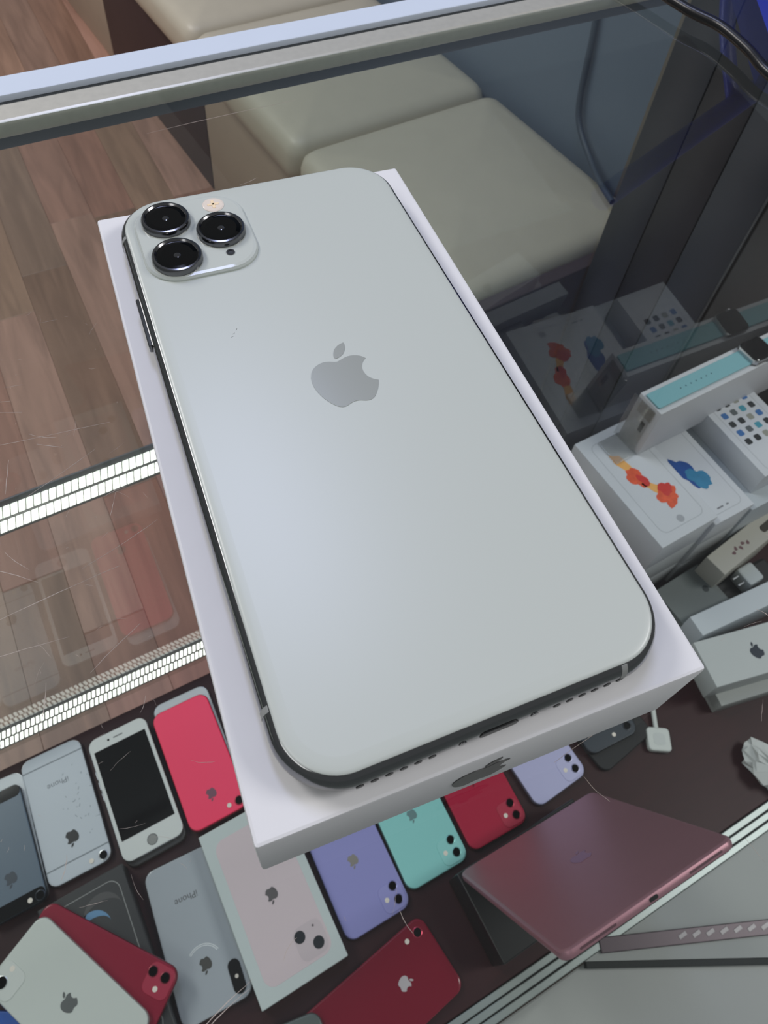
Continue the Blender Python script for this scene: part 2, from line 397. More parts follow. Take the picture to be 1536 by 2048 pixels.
box('edge_strip', 0.258, 0.0060, 0.0094, mat('dark_edge', (36, 40, 39), 0.7), bd, loc=(-0.0752, -0.0045, 0), rz=math.radians(-26.6), b=0.0005)  # dark strip along the board's skewed near edge

# ================================================================== HERO BOX AND PHONE
HY = math.radians(-6.3)
hb = empty('phone_box', (0.00081, 0.00083, 0), math.radians(-7.1), 'large white phone box lying on the counter glass, carrying the white phone', 'box')
BW, BL, BH = 0.0907, 0.1657, 0.0267
box('lid', BW, BL, BH, M_white_card, hb, b=0.0007)
emblem(0.0150, mat('foil_grey', (70, 70, 70), 0.35, metal=0.3), hb, (-0.001, -BL/2-0.00005, 0.0128), (math.radians(90), 0, 0))

ph = empty('smartphone', (0, 0, BH), HY, 'white triple-camera phone lying face down on the large white box', 'smartphone')
PW, PL = 0.0778, 0.158
M_frost = mat('frosted_white_glass', (191, 197, 191), 0.33, spec=0.6)
M_frost2 = mat('clear_white_glass', (194, 200, 195), 0.10, spec=0.5)
fr_prof = [(0.0021, 0.0004), (0.0011, 0.0009), (0.0004, 0.0020), (0.0000, 0.0036), (0.0000, 0.0045), (0.0003, 0.0060), (0.0008, 0.0070), (0.0014, 0.0076), (0.0019, 0.0077)]
frame = slab('frame', PW, PL, 0.0125, fr_prof, M_steel, ph, n=14)
slab('screen', PW-0.003, PL-0.003, 0.011, [(0.0006, 0.0), (0.0, 0.0004), (0.0, 0.0008)], M_black_glass, ph, n=14)
bgp = [(0.0016, 0.0070), (0.0016, 0.0077), (0.0018, 0.0079), (0.0023, 0.00802), (0.0032, 0.0081), (0.0044, 0.00814)]
slab('back_glass', PW, PL, 0.0125, bgp, M_frost, ph, n=14)
emblem(0.0182, mat('satin_logo', (166, 170, 164), 0.22, spec=0.5, metal=0.25), ph, (0.0002, 0.0036, 0.00812))
bump = slab('camera_plateau', 0.0292, 0.0302, 0.0085, [(0, 0.0079), (0, 0.0086), (0.0004, 0.0091), (0.0012, 0.0093)], M_frost2, ph, n=10, loc=(-0.0203, 0.0595, 0))
M_ring = mat('lens_ring', (112, 112, 114), 0.16, metal=1.0)
for lx, ly in ((-0.0265, 0.0664), (-0.0137, 0.0586), (-0.0268, 0.0516)):
    rg = ring('camera_lens', 0.0063, [(0.0064, 0.0090), (0.0064, 0.0104), (0.0061, 0.0110), (0.0056, 0.0111), (0.0052, 0.0107), (0.0052, 0.0090)], M_ring, ph, (lx, ly, 0))
    disc('lens_glass', 0.0053, [(0, 0.0094), (0, 0.0106), (0.0012, 0.0107)], M_lens, rg)
    disc('inner_lens', 0.0010, [(0, 0.01066), (0.0003, 0.01075)], mat('inner_lens', (14, 14, 20), 0.03, spec=1.0, coat=1.0), rg, (0.0, -0.0002, 0), n=20)
fl = disc('flash', 0.0029, [(0, 0.0090), (0, 0.0094), (0.0004, 0.00955)], mat('flash_lens', (232, 220, 208), 0.15, spec=0.8), ph, (-0.0130, 0.0697, 0), n=28)
for rz in (0, math.pi/2):
    box('flash_cross', 0.0032, 0.0008, 0.0003, mat('flash_led', (250, 226, 190), 0.25), fl, loc=(0, 0, 0.0094), rz=rz, b=0.0001)
mc = ring('microphone', 0.0011, [(0.0011, 0.0091), (0.0011, 0.0095), (0.0007, 0.0095), (0.0007, 0.0091)], M_ring, ph, (-0.0135, 0.0500, 0), n=20)
disc('microphone_hole', 0.0007, [(0, 0.0091), (0, 0.00935)], mat('hole_dark', (40, 42, 44), 0.5), mc, n=16)
sb = slab('side_button', 0.0010, 0.0165, 0.0004, [(0.0002, 0.0028), (0, 0.0031), (0, 0.0050), (0.0002, 0.0053)], M_steel, ph, n=3, loc=(-PW/2-0.0002, 0.0365, 0))
def band(edge, pos, hw=0.0006):
    V = []; F = []
    for ins, z_ in fr_prof[1:-1]:
        for side in (-hw, hw):
            for dep in (0.00006, -0.0010):
                out = -ins+dep
                V.append({'l': (-PW/2-out, pos+side, z_), 'r': (PW/2+out, pos+side, z_), 'b': (pos+side, -PL/2-out, z_)}[edge])
    n = len(fr_prof)-2
    for i in range(n-1):
        a = 4*i; F += [(a, a+4, a+6, a+2), (a, a+1, a+5, a+4), (a+2, a+6, a+7, a+3)]
    F += [(0, 2, 3, 1), (4*n-4, 4*n-3, 4*n-1, 4*n-2)]
    link('antenna_band', V, F, M_greyplastic, ph)
band('l', 0.0655); band('l', -0.0625); band('r', 0.0655); band('b', 0.0260)
M_hole = mat('hole_black', (8, 8, 9), 0.4)
for i in range(6):
    for x0 in (-0.0265, 0.0120):
        hx = x0 + i*0.0027
        o = disc('speaker_hole', 0.00075, [(0, -0.0002), (0, 0.00012)], M_hole, ph, (hx, -PL/2, 0.0036), n=14); o.rotation_euler = (math.radians(90), 0, 0)
o = slab('charging_port', 0.0078, 0.0024, 0.0012, [(0, -0.0002), (0, 0.00012)], M_hole, ph, n=6, loc=(0, -PL/2, 0.0040)); o.rotation_euler = (math.radians(90), 0, 0)
for hx in (-0.0072, 0.0072):
    o = disc('port_screw', 0.0008, [(0, -0.0002), (0, 0.00014)], M_ring, ph, (hx, -PL/2, 0.0040), n=14); o.rotation_euler = (math.radians(90), 0, 0)
for sx, sy, rz in ((-0.0200, 0.0235, 0.4), (-0.0190, 0.0246, 1.0), (-0.0206, 0.0226, 0.2)):
    box('scuff', 0.0007, 0.00012, 0.00006, mat('scuff_grey', (120, 125, 130), 0.6), ph, loc=(sx, sy, 0.00808), rz=rz, b=0.00002)

# ================================================================== PHONES ON THE SHELF
def D(a): return Vector((math.cos(math.radians(a)), math.sin(math.radians(a)), 0))
def phone(label, wd, ln, loc, yaw, back, frame_m, cams=None, logo=None, logo_y=0.022, logo_h=0.0135, t=0.0078, r=0.011, z=0.0, lens_r=0.0042, rough=0.28, name='smartphone', cat='smartphone', group='phones lying on the display shelf', logo_x=0.0, flash=None):
    """yaw in degrees, local +y is the camera end, back facing up"""
    root = empty(name, (loc[0], loc[1], z), math.radians(yaw), label, cat, group)
    slab('frame', wd, ln, r, [(0.0016, 0.0), (0.0004, 0.0010), (0, 0.0025), (0, t-0.0025), (0.0004, t-0.0010), (0.0010, t-0.0004)], frame_m, root, n=8)
    slab('back', wd-0.0018, ln-0.0018, r, [(0, t-0.0012), (0, t-0.0003), (0.0010, t)], back, root, n=8)
    if logo: emblem(logo_h, logo, root, (logo_x, logo_y, t+0.0001))
    for c in (cams or []):
        rg = ring('camera_lens', 0, [(lens_r+0.0008, t-0.0006), (lens_r+0.0008, t+0.0008), (lens_r, t+0.0010), (lens_r, t-0.0006)], frame_m, root, (c[0], c[1], 0), n=24)
        disc('lens_glass', lens_r, [(0, t-0.0004), (0, t+0.0007)], M_lens, rg, n=24)
    if flash:
        disc('flash', 0.0024, [(0, t-0.0004), (0, t+0.0009)], mat('shelf_flash', (236, 226, 214), 0.3), root, (flash[0], flash[1], 0), n=18)
    return root
def corner(ax, ay, ang, wd, ln):      # centre from the near-left corner of an upside-down phone
    p = Vector((ax, ay, 0)) + D(ang)*wd/2 + D(ang+90)*ln/2
    return (p.x, p.y)
def back_mat(nm, rgb, rough=0.26): return mat(nm, rgb, rough, spec=0.5)
def plateau(root, wd, ln, m, t=0.0078, s=0.0265):
    return slab('camera_plateau', s, s, 0.007, [(0, t-0.0004), (0, t+0.0004), (0.0005, t+0.0007)], m, root, n=6, loc=(-wd/2+s/2+0.0025, ln/2-s/2-0.0025, 0))
def dual(wd, ln): return [(-wd/2+0.0112, ln/2-0.0112), (-wd/2+0.0112, ln/2-0.0245)]

W11, L11 = 0.0757, 0.1509
F11 = (-W11/2+0.0225, L11/2-0.0155)
def eleven(label, ax, ay, ang, rgb, nm, logo_rgb):
    m = back_mat(nm, rgb); fm = mat(nm + '_frame', tuple(int(c*0.8) for c in rgb), 0.3, metal=0.5)
    r_ = phone(label, W11, L11, corner(ax, ay, ang, W11, L11), ang+180, m, fm, dual(W11, L11), mat(nm + '_logo', logo_rgb, 0.25, metal=0.4), logo_y=0.012, z=S, flash=F11)
    plateau(r_, W11, L11, mat(nm + '_plateau', rgb, 0.45))
    return r_
eleven('violet dual-camera phone between the pink boxed phone print and the mint phone', -0.0021, -0.0772, 0, (150, 148, 206), 'violet_back', (150, 142, 130))
eleven('mint green dual-camera phone lying on the maroon shelf', 0.0752, -0.0672, -1.0, (146, 212, 208), 'mint_back', (120, 150, 148))
eleven('crimson dual-camera phone between the mint phone and the pale lavender phone', 0.1547, -0.0663, -1.2, (176, 16, 56), 'crimson_back', (120, 30, 40))
eleven('pale lavender dual-camera phone nearest the dark phone, above the rose tablet', 0.2455, -0.0633, 4.0, (190, 188, 224), 'lavender_back', (150, 150, 170))

# black case with dark phone on it
cs = slab('phone_case', 0.084, 0.150, 0.012, [(0.002, 0), (0, 0.002), (0, 0.006), (0.001, 0.007)], mat('black_rubber', (14, 14, 16), 0.6), None, loc=(0.369, 0.011, S), rz=math.radians(8))
tag(cs, 'black rubber phone case under the dark slate phone', 'case')
phone('dark slate phone lying on a black case beside the pale lavender phone', 0.0715, 0.1467, corner(0.331, -0.046, -3, 0.0715, 0.1467), 177, back_mat('dark_slate', (58, 64, 72)), mat('dark_frame', (50, 54, 58), 0.3, metal=0.6), [(-0.0245, 0.062), (-0.0245, 0.048)], None, z=S+0.0072, flash=(-0.0040, 0.0640))

# first row at the front pane
sil = phone('worn silver phone back with dark logo and antenna lines beside the slate phone', 0.067, 0.138, corner(-0.2557, 0.1060, 0, 0.067, 0.138), 180, back_mat('silver_back', (196, 202, 210), 0.4), M_silver, [(-0.0245, 0.0615)], mat('logo_black', (34, 34, 36), 0.3), logo_y=0.0315, z=S, logo_h=0.0165, flash=(-0.0120, 0.0615))
for yy in (0.0520, -0.0545):
    box('antenna_line', 0.0655, 0.0014, 0.00015, mat('line_grey', (128, 134, 140), 0.5), sil, loc=(0, yy, 0.00775), b=0.00005)
text('lettering', 'iPhone', 0.0085, mat('letter_grey', (120, 124, 130), 0.5), sil, (0, -0.030, 0.00785))
for i in range(26):
    sx, sy = random.gauss(-0.018, 0.010), random.gauss(-0.005, 0.022)
    box('scuff', random.uniform(0.0008, 0.0034), 0.0006, 0.0001, mat('worn_mark', (140, 146, 154), 0.6), sil, loc=(max(-0.031, sx), sy, 0.00777), rz=random.uniform(0, 3), b=0.00002)

slate = phone('slate blue phone back with black glass ends at the left edge', 0.0586, 0.1238, corner(-0.3150, 0.0985, 0.8, 0.0586, 0.1238), 180.8, back_mat('slate_back', (88, 104, 120), 0.32), mat('slate_frame', (40, 46, 54), 0.3, metal=0.5), [(-0.0225, 0.0555)], mat('slate_logo', (52, 62, 74), 0.3), logo_y=0.0285, z=S+0.0072, logo_h=0.0150, r=0.008, flash=(-0.0125, 0.0555))
for yy, h_ in ((0.0542, 0.0135), (-0.0550, 0.0125)):
    slab('glass_end', 0.0560, h_, 0.005, [(0, 0.0074), (0, 0.0079)], M_black_glass, slate, loc=(0, yy, 0))
phone('white phone under the slate blue phone, only its far rim showing', 0.067, 0.138, corner(-0.3235, 0.1010, -1, 0.067, 0.138), 179, back_mat('plain_white_back', (216, 220, 224), 0.4), M_silver, None, None, z=S, t=0.0070)

# phone showing its dark screen, on top of another phone
phone('dark grey phone underneath the white phone with a black screen', 0.067, 0.138, corner(-0.1790, 0.0870, 1, 0.067, 0.138), 181, back_mat('graphite_back', (70, 68, 68), 0.4), mat('graphite_frame', (80, 76, 74), 0.35, metal=0.5), None, None, z=S, t=0.0080)
sp = empty('smartphone', ((-0.1826-0.1124)/2+0.0, 0.0926+0.069, S+0.0082), math.radians(0.8), 'white-fronted phone with a black screen and round home button, face up', 'smartphone', 'phones lying on the display shelf')
slab('frame', 0.0675, 0.138, 0.0100, [(0.0016, 0.0), (0.0004, 0.0010), (0, 0.0025), (0, 0.0050), (0.0004, 0.0064), (0.0010, 0.0070)], M_silver, sp)
slab('front_glass', 0.0660, 0.1365, 0.0095, [(0, 0.0062), (0, 0.0070), (0.0008, 0.0073)], mat('white_front', (222, 224, 222), 0.12), sp)
slab('screen', 0.0585, 0.1000, 0.0006, [(0, 0.0070), (0, 0.00745)], M_black_glass, sp, n=2, loc=(0, 0.0035, 0))
hbn = ring('home_button', 0, [(0.0056, 0.0070), (0.0056, 0.00750), (0.0050, 0.00750), (0.0050, 0.0070)], mat('button_ring', (60, 60, 62), 0.3), sp, (0.0, -0.0590, 0), n=28)
disc('button_face', 0.0050, [(0, 0.0070), (0, 0.00745)], mat('button_face', (150, 150, 148), 0.15), hbn, n=28)
slab('earpiece', 0.0110, 0.0014, 0.0007, [(0, 0.0070), (0, 0.00742)], mat('earpiece_grey', (120, 120, 120), 0.5), sp, loc=(0, 0.0605, 0))
disc('front_camera', 0.0013, [(0, 0.0070), (0, 0.00742)], M_lens, sp, (-0.0110, 0.0605, 0), n=14)
for yy in (0.030, 0.018, 0.006):
    slab('volume_button', 0.0008, 0.0085, 0.0003, [(0, 0.0022), (0, 0.0048)], M_silver, sp, n=2, loc=(-0.0339, yy, 0))

phone('silver phone underneath the bright coral red phone', 0.067, 0.138, corner(-0.1070, 0.0995, -0.6, 0.067, 0.138), 179.4, back_mat('plain_silver_back', (206, 210, 214), 0.4), M_silver, None, None, z=S)
phone('bright coral red phone back at the edge of the large white box', 0.067, 0.138, corner(-0.1086, 0.0870, 0.3, 0.067, 0.138), 180.3, back_mat('coral_back', (255, 52, 96), 0.36), mat('coral_frame', (170, 40, 64), 0.4, metal=0.4), [(-0.0245, 0.0600)], mat('coral_logo', (120, 70, 84), 0.3), logo_y=0.0410, z=S+0.0081, logo_h=0.0135, flash=(-0.0130, 0.0600))

# grey phone with pill camera
XW, XL = 0.0724, 0.1445
xs = phone('grey phone with black pill-shaped camera and printed lettering', XW, XL, corner(-0.1735, -0.0670, -2.4, XW, XL), 177.6, back_mat('cool_grey_back', (172, 177, 184), 0.22), M_silver, None, mat('xs_logo', (96, 94, 90), 0.25, metal=0.5), logo_y=0.0310, z=S, logo_h=0.0145)
pl = slab('camera_pill', 0.0122, 0.0300, 0.006, [(0, 0.0074), (0, 0.0086), (0.0004, 0.0090)], M_black_glass, xs, loc=(-XW/2+0.0115, XL/2-0.0205, 0))
disc('flash', 0.0018, [(0, 0.0088), (0, 0.0092)], mat('shelf_flash', (236, 226, 214), 0.3), pl, (0, 0.0, 0), n=14)
text('lettering', 'iPhone', 0.0088, mat('letter_dark', (84, 84, 86), 0.5), xs, (0.001, -0.0330, 0.00785))
for rr_ in (0.0165, 0.0180):
    n = 16; V = []; F = []
    for i in range(n+1):
        a = math.radians(205 + 105*i/n)
        for r_ in (rr_-0.0003, rr_+0.0003): V.append((0.001+r_*math.cos(a), 0.0300+r_*math.sin(a), 0.00790))
    for i in range(n): F.append((2*i, 2*i+1, 2*i+3, 2*i+2))
    link('ring_scratch', V, F, mat('bright_scratch', (232, 234, 236), 0.5), xs, smooth=False)

# box with printed pink phone
pb = empty('phone_box', (0, 0, 0), math.radians(0.9), 'white box printed with a pale pink dual-camera phone', 'box', 'phone boxes in the display case')
p_ = corner(-0.0999, -0.0870, 0.9, 0.0925, 0.1665); pb.location = (p_[0], p_[1], S)
box('carton', 0.0925, 0.1665, 0.028, mat('box_white', (200, 208, 207), 0.45), pb, b=0.0008)
pr_ = slab('printed_phone', 0.0725, 0.1420, 0.011, [(0, 0.0278), (0, 0.0281), (0.0003, 0.0282)], mat('pale_pink', (216, 198, 202), 0.4), pb, loc=(0.001, -0.001, 0))
sq = slab('printed_plateau', 0.0305, 0.0305, 0.008, [(0, 0.0281), (0, 0.0284)], mat('pale_pink_plateau', (206, 190, 194), 0.35), pb, loc=(0.0195, -0.0540, 0))
for px, py in ((0.0105, -0.0470), (0.0255, -0.0595)):
    disc('printed_lens', 0.0056, [(0, 0.0283), (0, 0.0286)], mat('printed_lens_black', (26, 30, 34), 0.3), pb, (px, py, 0), n=24)
disc('printed_flash', 0.0012, [(0, 0.0283), (0, 0.0286)], mat('printed_flash', (120, 110, 112), 0.3), pb, (0.0262, -0.0440, 0), n=12)
# only the lower lobe of the emblem shows clear of the big box
emblem(0.0150, mat('print_logo', (92, 86, 86), 0.4), pb, (0.001, -0.0015, 0.0283), (0, 0, math.pi))

# dark box with printed phone outline and blue planet
kb = empty('phone_box', (-0.1785-0.042, 0.0915-0.080, S), math.radians(1.8), 'black phone box with a printed outline and blue crescent, under the dark red phone', 'box', 'phone boxes in the display case')
box('carton', 0.086, 0.160, 0.030, mat('box_black', (40, 40, 41), 0.4, noise=0.06, nscale=60), kb, b=0.0008)
o_ = rr(0.0700, 0.1420, 0.011, 8); i_ = rr(0.0686, 0.1406, 0.0105, 8); n = len(o_)
V = [(x_, y_, 0.0302) for x_, y_ in o_] + [(x_, y_, 0.0302) for x_, y_ in i_]
link('printed_outline', V, [(k, (k+1) % n, n+(k+1) % n, n+k) for k in range(n)], mat('print_line', (150, 150, 148), 0.4), kb, smooth=False)
def crescent(nm, cx, cy, r, off, m, z_):
    A = [(cx+r*math.cos(math.radians(t)), cy+r*math.sin(math.radians(t))) for t in range(0, 181, 9)]
    B = [(cx+r*math.cos(math.radians(t)), cy+r*0.62*math.sin(math.radians(t))-off) for t in range(180, -1, -9)]
    prism(nm, [A+B[1:-1]], z_, z_+0.0001, m, kb)
crescent('printed_crescent', 0.001, 0.0370, 0.0170, 0.0, mat('print_blue', (96, 140, 178), 0.4), 0.0301)
crescent('printed_glow', 0.013, 0.0460, 0.0190, 0.0, mat('print_dim', (72, 70, 70), 0.4), 0.0301)

# dark red phone lying askew on the black box, pale phone on top of it
A_ = Vector((-0.2519, 0.0938, 0)); yd = D(-50); xd = D(-140)
c_ = A_ + yd*L11/2 + xd*W11/2
rd = phone('dark red dual-camera phone lying askew under the cream phone', W11, L11, (c_.x, c_.y), -140, back_mat('dark_red_back', (140, 12, 46), 0.24), mat('dark_red_frame', (120, 14, 38), 0.3, metal=0.4), dual(W11, L11), None, z=S+0.0302, flash=F11)
plateau(rd, W11, L11, mat('dark_red_plateau', (166, 22, 58), 0.4))
A_ = Vector((-0.2578, 0.0843, 0)); yd = D(118.2); xd = D(28.2)
c_ = A_ - yd*0.1467/2 - xd*0.0715/2
wp = phone('cream white phone with grey logo lying on the dark red phone', 0.0715, 0.1467, (c_.x, c_.y), 28.2, back_mat('cream_back', (206, 210, 204), 0.3), mat('cream_frame', (188, 190, 188), 0.3, metal=0.5), [(-0.0240, 0.0610)], mat('cream_logo', (108, 110, 110), 0.25, metal=0.4), logo_y=0.0, z=S+0.0392, logo_h=0.0175, lens_r=0.0050, flash=(-0.0110, 0.0610))
plateau(wp, 0.0715, 0.1467, mat('cream_plateau', (210, 213, 208), 0.4))
phone('blue phone mostly hidden beneath the cream white phone at the left edge', 0.0715, 0.1467, (-0.305, -0.020), 60, back_mat('blue_back', (20, 90, 190), 0.3), mat('blue_frame', (20, 70, 150), 0.3, metal=0.4), None, None, z=S+0.001)

# red phone near the rear tracks
A_ = Vector((0.0758, -0.0876, 0)); yd = D(8.3); xd = D(-81.7)
c_ = A_ - yd*L11/2 + xd*W11/2
phone('deep red single-camera phone with silver logo beside the glossy black box', W11, L11, (c_.x, c_.y), -81.7, back_mat('deep_red_back', (122, 10, 38), 0.2), mat('deep_red_frame', (190, 60, 84), 0.25, metal=0.5), [(-0.0262, 0.0635)], mat('deep_red_logo', (206, 196, 198), 0.3, metal=0.4), logo_y=0.0285, z=S, logo_h=0.0150, flash=(-0.0262, 0.0500))
gp = phone('dark green-grey phone at the bottom beside the deep red phone', 0.0715, 0.1467, (-0.1290, -0.1340), 81, back_mat('greygreen_back', (92, 100, 98), 0.35), mat('greygreen_frame', (110, 116, 114), 0.3, metal=0.5), None, None, z=S+0.0083)

# black box supporting the leaning rose tablet
bt = empty('tablet_box', (0.1950, -0.1180, S), math.radians(1), 'glossy black box under the leaning rose pink tablet', 'box')
box('carton', 0.150, 0.086, 0.060, mat('gloss_black', (13, 13, 14), 0.35), bt, b=0.0012)
rt = empty('tablet', (0.2065, -0.0765, S+0.0620), 0, 'rose pink tablet leaning back with its charging-port edge raised', 'tablet')
RT = Matrix.Identity(3)
up = Vector((-0.004, -0.0850, 0.2260)).normalized(); xa = Vector((1, 0.0, 0)); xa = (xa-up*xa.dot(up)).normalized(); na = xa.cross(-up)
# local x along the edge, local y = away from the port, local z = back face normal
R3 = Matrix((xa, -up, na)).transposed()
rt.rotation_euler = R3.to_euler()
M_rose = mat('rose_aluminium', (178, 130, 140), 0.42, metal=0.55, noise=0.03, nscale=30)
TW, TL = 0.1695, 0.240
slab('body', TW, TL, 0.0095, [(0.0018, -0.0075), (0.0004, -0.0066), (0, -0.0050), (0, -0.0030), (0.0006, -0.0012), (0.0020, -0.0002), (0.0032, 0.0)], M_rose, rt, n=10, loc=(0, -TL/2, 0))
slab('screen', TW-0.004, TL-0.004, 0.008, [(0, -0.0080), (0, -0.0072)], M_black_glass, rt, n=8, loc=(0, -TL/2, 0))
emblem(0.0240, mat('rose_logo', (150, 104, 118), 0.15, metal=0.7), rt, (0, -TL/2, 0.0001))
o = slab('charging_port', 0.0085, 0.0030, 0.0014, [(0, -0.0003), (0, 0.0001)], M_hole, rt, n=5, loc=(0, -TL, -0.0040)); o.rotation_euler = (math.radians(90), 0, 0)
for sx in (-0.053, 0.053):
    o = slab('speaker_grille', 0.034, 0.0018, 0.0008, [(0, -0.0003), (0, 0.0001)], mat('grille_rose', (96, 62, 70), 0.5), rt, n=3, loc=(sx, -TL, -0.0040)); o.rotation_euler = (math.radians(90), 0, 0)

# ================================================================== RIGHT-HAND STACKS
def carton(label, ln, wd, h, loc, yaw, m=None, grp='phone boxes in the display case'):
    r_ = empty('phone_box', loc, math.radians(yaw), label, 'box', grp)
    box('carton', wd, ln, h, m or mat('box_white2', (208, 210, 216), 0.4), r_, b=0.0008)
    return r_
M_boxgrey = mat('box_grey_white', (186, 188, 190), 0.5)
FX, FY = 0.5232, 0.1735
fz = -0.616
hs = (fz-S)/3
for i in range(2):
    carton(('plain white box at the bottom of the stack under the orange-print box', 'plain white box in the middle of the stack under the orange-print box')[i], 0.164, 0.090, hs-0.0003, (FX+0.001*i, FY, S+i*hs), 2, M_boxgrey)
fb = carton('white phone box with an orange fish-like print, topmost of its stack', 0.164, 0.090, hs-0.0003, (FX, FY, S+2*hs), 2)
def outline(root, wd, ln, r, z_, m, cx=0, cy=0, t=0.0006):
    a = rr(wd, ln, r, 6, cx, cy); b = rr(wd-2*t, ln-2*t, r-t, 6, cx, cy); n = len(a)
    link('printed_outline', [(x_, y_, z_) for x_, y_ in a+b], [(k, (k+1) % n, n+(k+1) % n, n+k) for k in range(n)], m, root, smooth=False)
M_line = mat('print_grey_line', (168, 170, 176), 0.5)
hh = hs-0.0003
outline(fb, 0.068, 0.140, 0.010, hh+0.0001, M_line, 0.002, 0)
slab('printed_button', 0.0100, 0.0100, 0.005, [(0, hh-0.0001), (0, hh+0.0001)], M_line, fb, n=6, loc=(0.002, -0.062, 0))
def blob(root, cx, cy, rx, ry, rot, m, z_, name='printed_fin', seed=0, amp=0.25):
    rnd = random.Random(seed); n = 26; ph_ = [rnd.uniform(0, 6) for _ in range(4)]
    pts = []
    for i in range(n):
        a = 2*math.pi*i/n; k = 1 + amp*(0.5*math.sin(3*a+ph_[0]) + 0.35*math.sin(5*a+ph_[1]) + 0.25*math.sin(8*a+ph_[2]))
        x_, y_ = rx*k*math.cos(a), ry*k*math.sin(a)
        pts.append((cx+x_*math.cos(rot)-y_*math.sin(rot), cy+x_*math.sin(rot)+y_*math.cos(rot)))
    prism(name, [pts], z_, z_+0.0001, m, root)
M_or = mat('print_orange', (226, 92, 58), 0.5, noise=0.35, nscale=160); M_ye = mat('print_yellow', (238, 176, 100), 0.5); M_rd = mat('print_red', (206, 60, 54), 0.5)
blob(fb, -0.010, 0.030, 0.0065, 0.018, 0.25, M_ye, hh, seed=1)
blob(fb, -0.007, 0.006, 0.0105, 0.016, 0.3, M_or, hh+0.0001, seed=2)
blob(fb, -0.002, 0.000, 0.0050, 0.010, 0.3, M_rd, hh+0.0002, seed=7)
blob(fb, 0.003, -0.016, 0.0055, 0.016, 0.5, M_ye, hh+0.0001, seed=3)
blob(fb, 0.010, -0.032, 0.0145, 0.0125, 0.4, M_or, hh+0.0002, seed=4, amp=0.35)
blob(fb, 0.014, -0.022, 0.0090, 0.0090, 0.9, M_rd, hh+0.0003, seed=5)
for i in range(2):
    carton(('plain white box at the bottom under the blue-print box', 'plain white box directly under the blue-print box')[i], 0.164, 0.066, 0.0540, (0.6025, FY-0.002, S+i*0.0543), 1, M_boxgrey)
bb = carton('white phone box with a blue fin-like print next to the orange-print box', 0.164, 0.066, 0.0540, (0.6025, FY-0.002, S+2*0.0543), 1)
M_bl = mat('print_blue_deep', (24, 76, 150), 0.5, noise=0.3, nscale=120); M_bl2 = mat('print_blue_teal', (52, 128, 168), 0.5, noise=0.3, nscale=120)
blob(bb, -0.013, -0.008, 0.012, 0.024, 0.25, M_bl, 0.0540, seed=8); blob(bb, -0.004, -0.022, 0.012, 0.017, 0.5, M_bl2, 0.0541, seed=9)
outline(bb, 0.054, 0.145, 0.009, 0.0541, M_line, -0.003, 0)
box('printed_lettering', 0.010, 0.002, 0.0001, mat('print_small', (120, 120, 126), 0.5), bb, loc=(-0.010, -0.066, 0.0540), b=0.00003)
box('printed_lettering', 0.004, 0.002, 0.0001, mat('print_small', (120, 120, 126), 0.5), bb, loc=(0.002, -0.066, 0.0540), b=0.00003)
gb = carton('tall pale grey box under the app-icon box, beside the blue-print box', 0.164, 0.102, 0.150, (0.6890, FY-0.004, S), 0, mat('box_pale_grey', (182, 188, 194), 0.45))
ib = carton('white phone box printed with coloured app icons at the right edge', 0.150, 0.086, 0.040, (0.6970, FY+0.008, S+0.1503), 0)
outline(ib, 0.066, 0.130, 0.009, 0.0401, M_line, 0, -0.006)
k = 0
for iy in range(6):
    for ix in range(4):
        c3 = ((40, 44, 48), (70, 150, 170), (90, 96, 100), (60, 110, 170), (150, 150, 140), (36, 40, 44))[(k*5+iy) % 6]; k += 1
        slab('printed_icon', 0.0090, 0.0090, 0.0022, [(0, 0.0399), (0, 0.04015)], mat('icon_' + str(c3[0]), c3, 0.5), ib, n=3, loc=(-0.0235+ix*0.0157, -0.026+iy*0.0145, 0))
# watch box on the stack
wb = empty('watch_box', (0.6790, 0.2290, fz), math.radians(2), 'long white watch box on the stacks with the watch lying on it', 'box')
box('carton', 0.285, 0.0365, 0.086, mat('watch_box_white', (206, 206, 210), 0.45), wb, b=0.0010)
slab('end_slot', 0.0006, 0.006, 0.0002, [(0, 0), (0, 0.018)], mat('slot_grey', (110, 108, 106), 0.6), wb, n=2, loc=(-0.1426, -0.004, 0.035))
slab('end_flap', 0.0006, 0.024, 0.0002, [(0, 0), (0, 0.020)], mat('flap_grey', (182, 178, 174), 0.6), wb, n=2, loc=(-0.1425, 0, 0.060))
wt = empty('wristwatch', (0.6790, 0.2290, fz+0.0862), math.radians(2), 'square black watch with a teal strap lying on the long white box', 'watch')
M_teal = mat('teal_rubber', (132, 182, 190), 0.5)
slab('strap', 0.158, 0.0235, 0.002, bprof(0.003, 0.0008), M_teal, wt, loc=(-0.0620, 0, 0))
slab('strap', 0.080, 0.0235, 0.002, bprof(0.003, 0.0008), M_teal, wt, loc=(0.0930, 0, 0))
slab('case', 0.038, 0.0340, 0.007, [(0.002, 0.0005), (0, 0.003), (0, 0.007), (0.002, 0.0095)], M_silver, wt, loc=(0.0320, 0, 0))
slab('display', 0.0356, 0.0318, 0.006, [(0, 0.0085), (0.0002, 0.0096), (0.002, 0.0104)], M_black_glass, wt, loc=(0.0320, 0, 0))
o = disc('crown', 0.0030, [(0, 0), (0, 0.0020), (0.0005, 0.0024)], M_silver, wt, (0.0410, -0.0172, 0.0055), n=18); o.rotation_euler = (math.radians(90), 0, 0)
for i in range(7):
    disc('strap_hole', 0.0010, [(0, 0.0028), (0, 0.00305)], mat('strap_hole', (62, 96, 104), 0.6), wt, (-0.0960+i*0.0085, 0, 0), n=12)
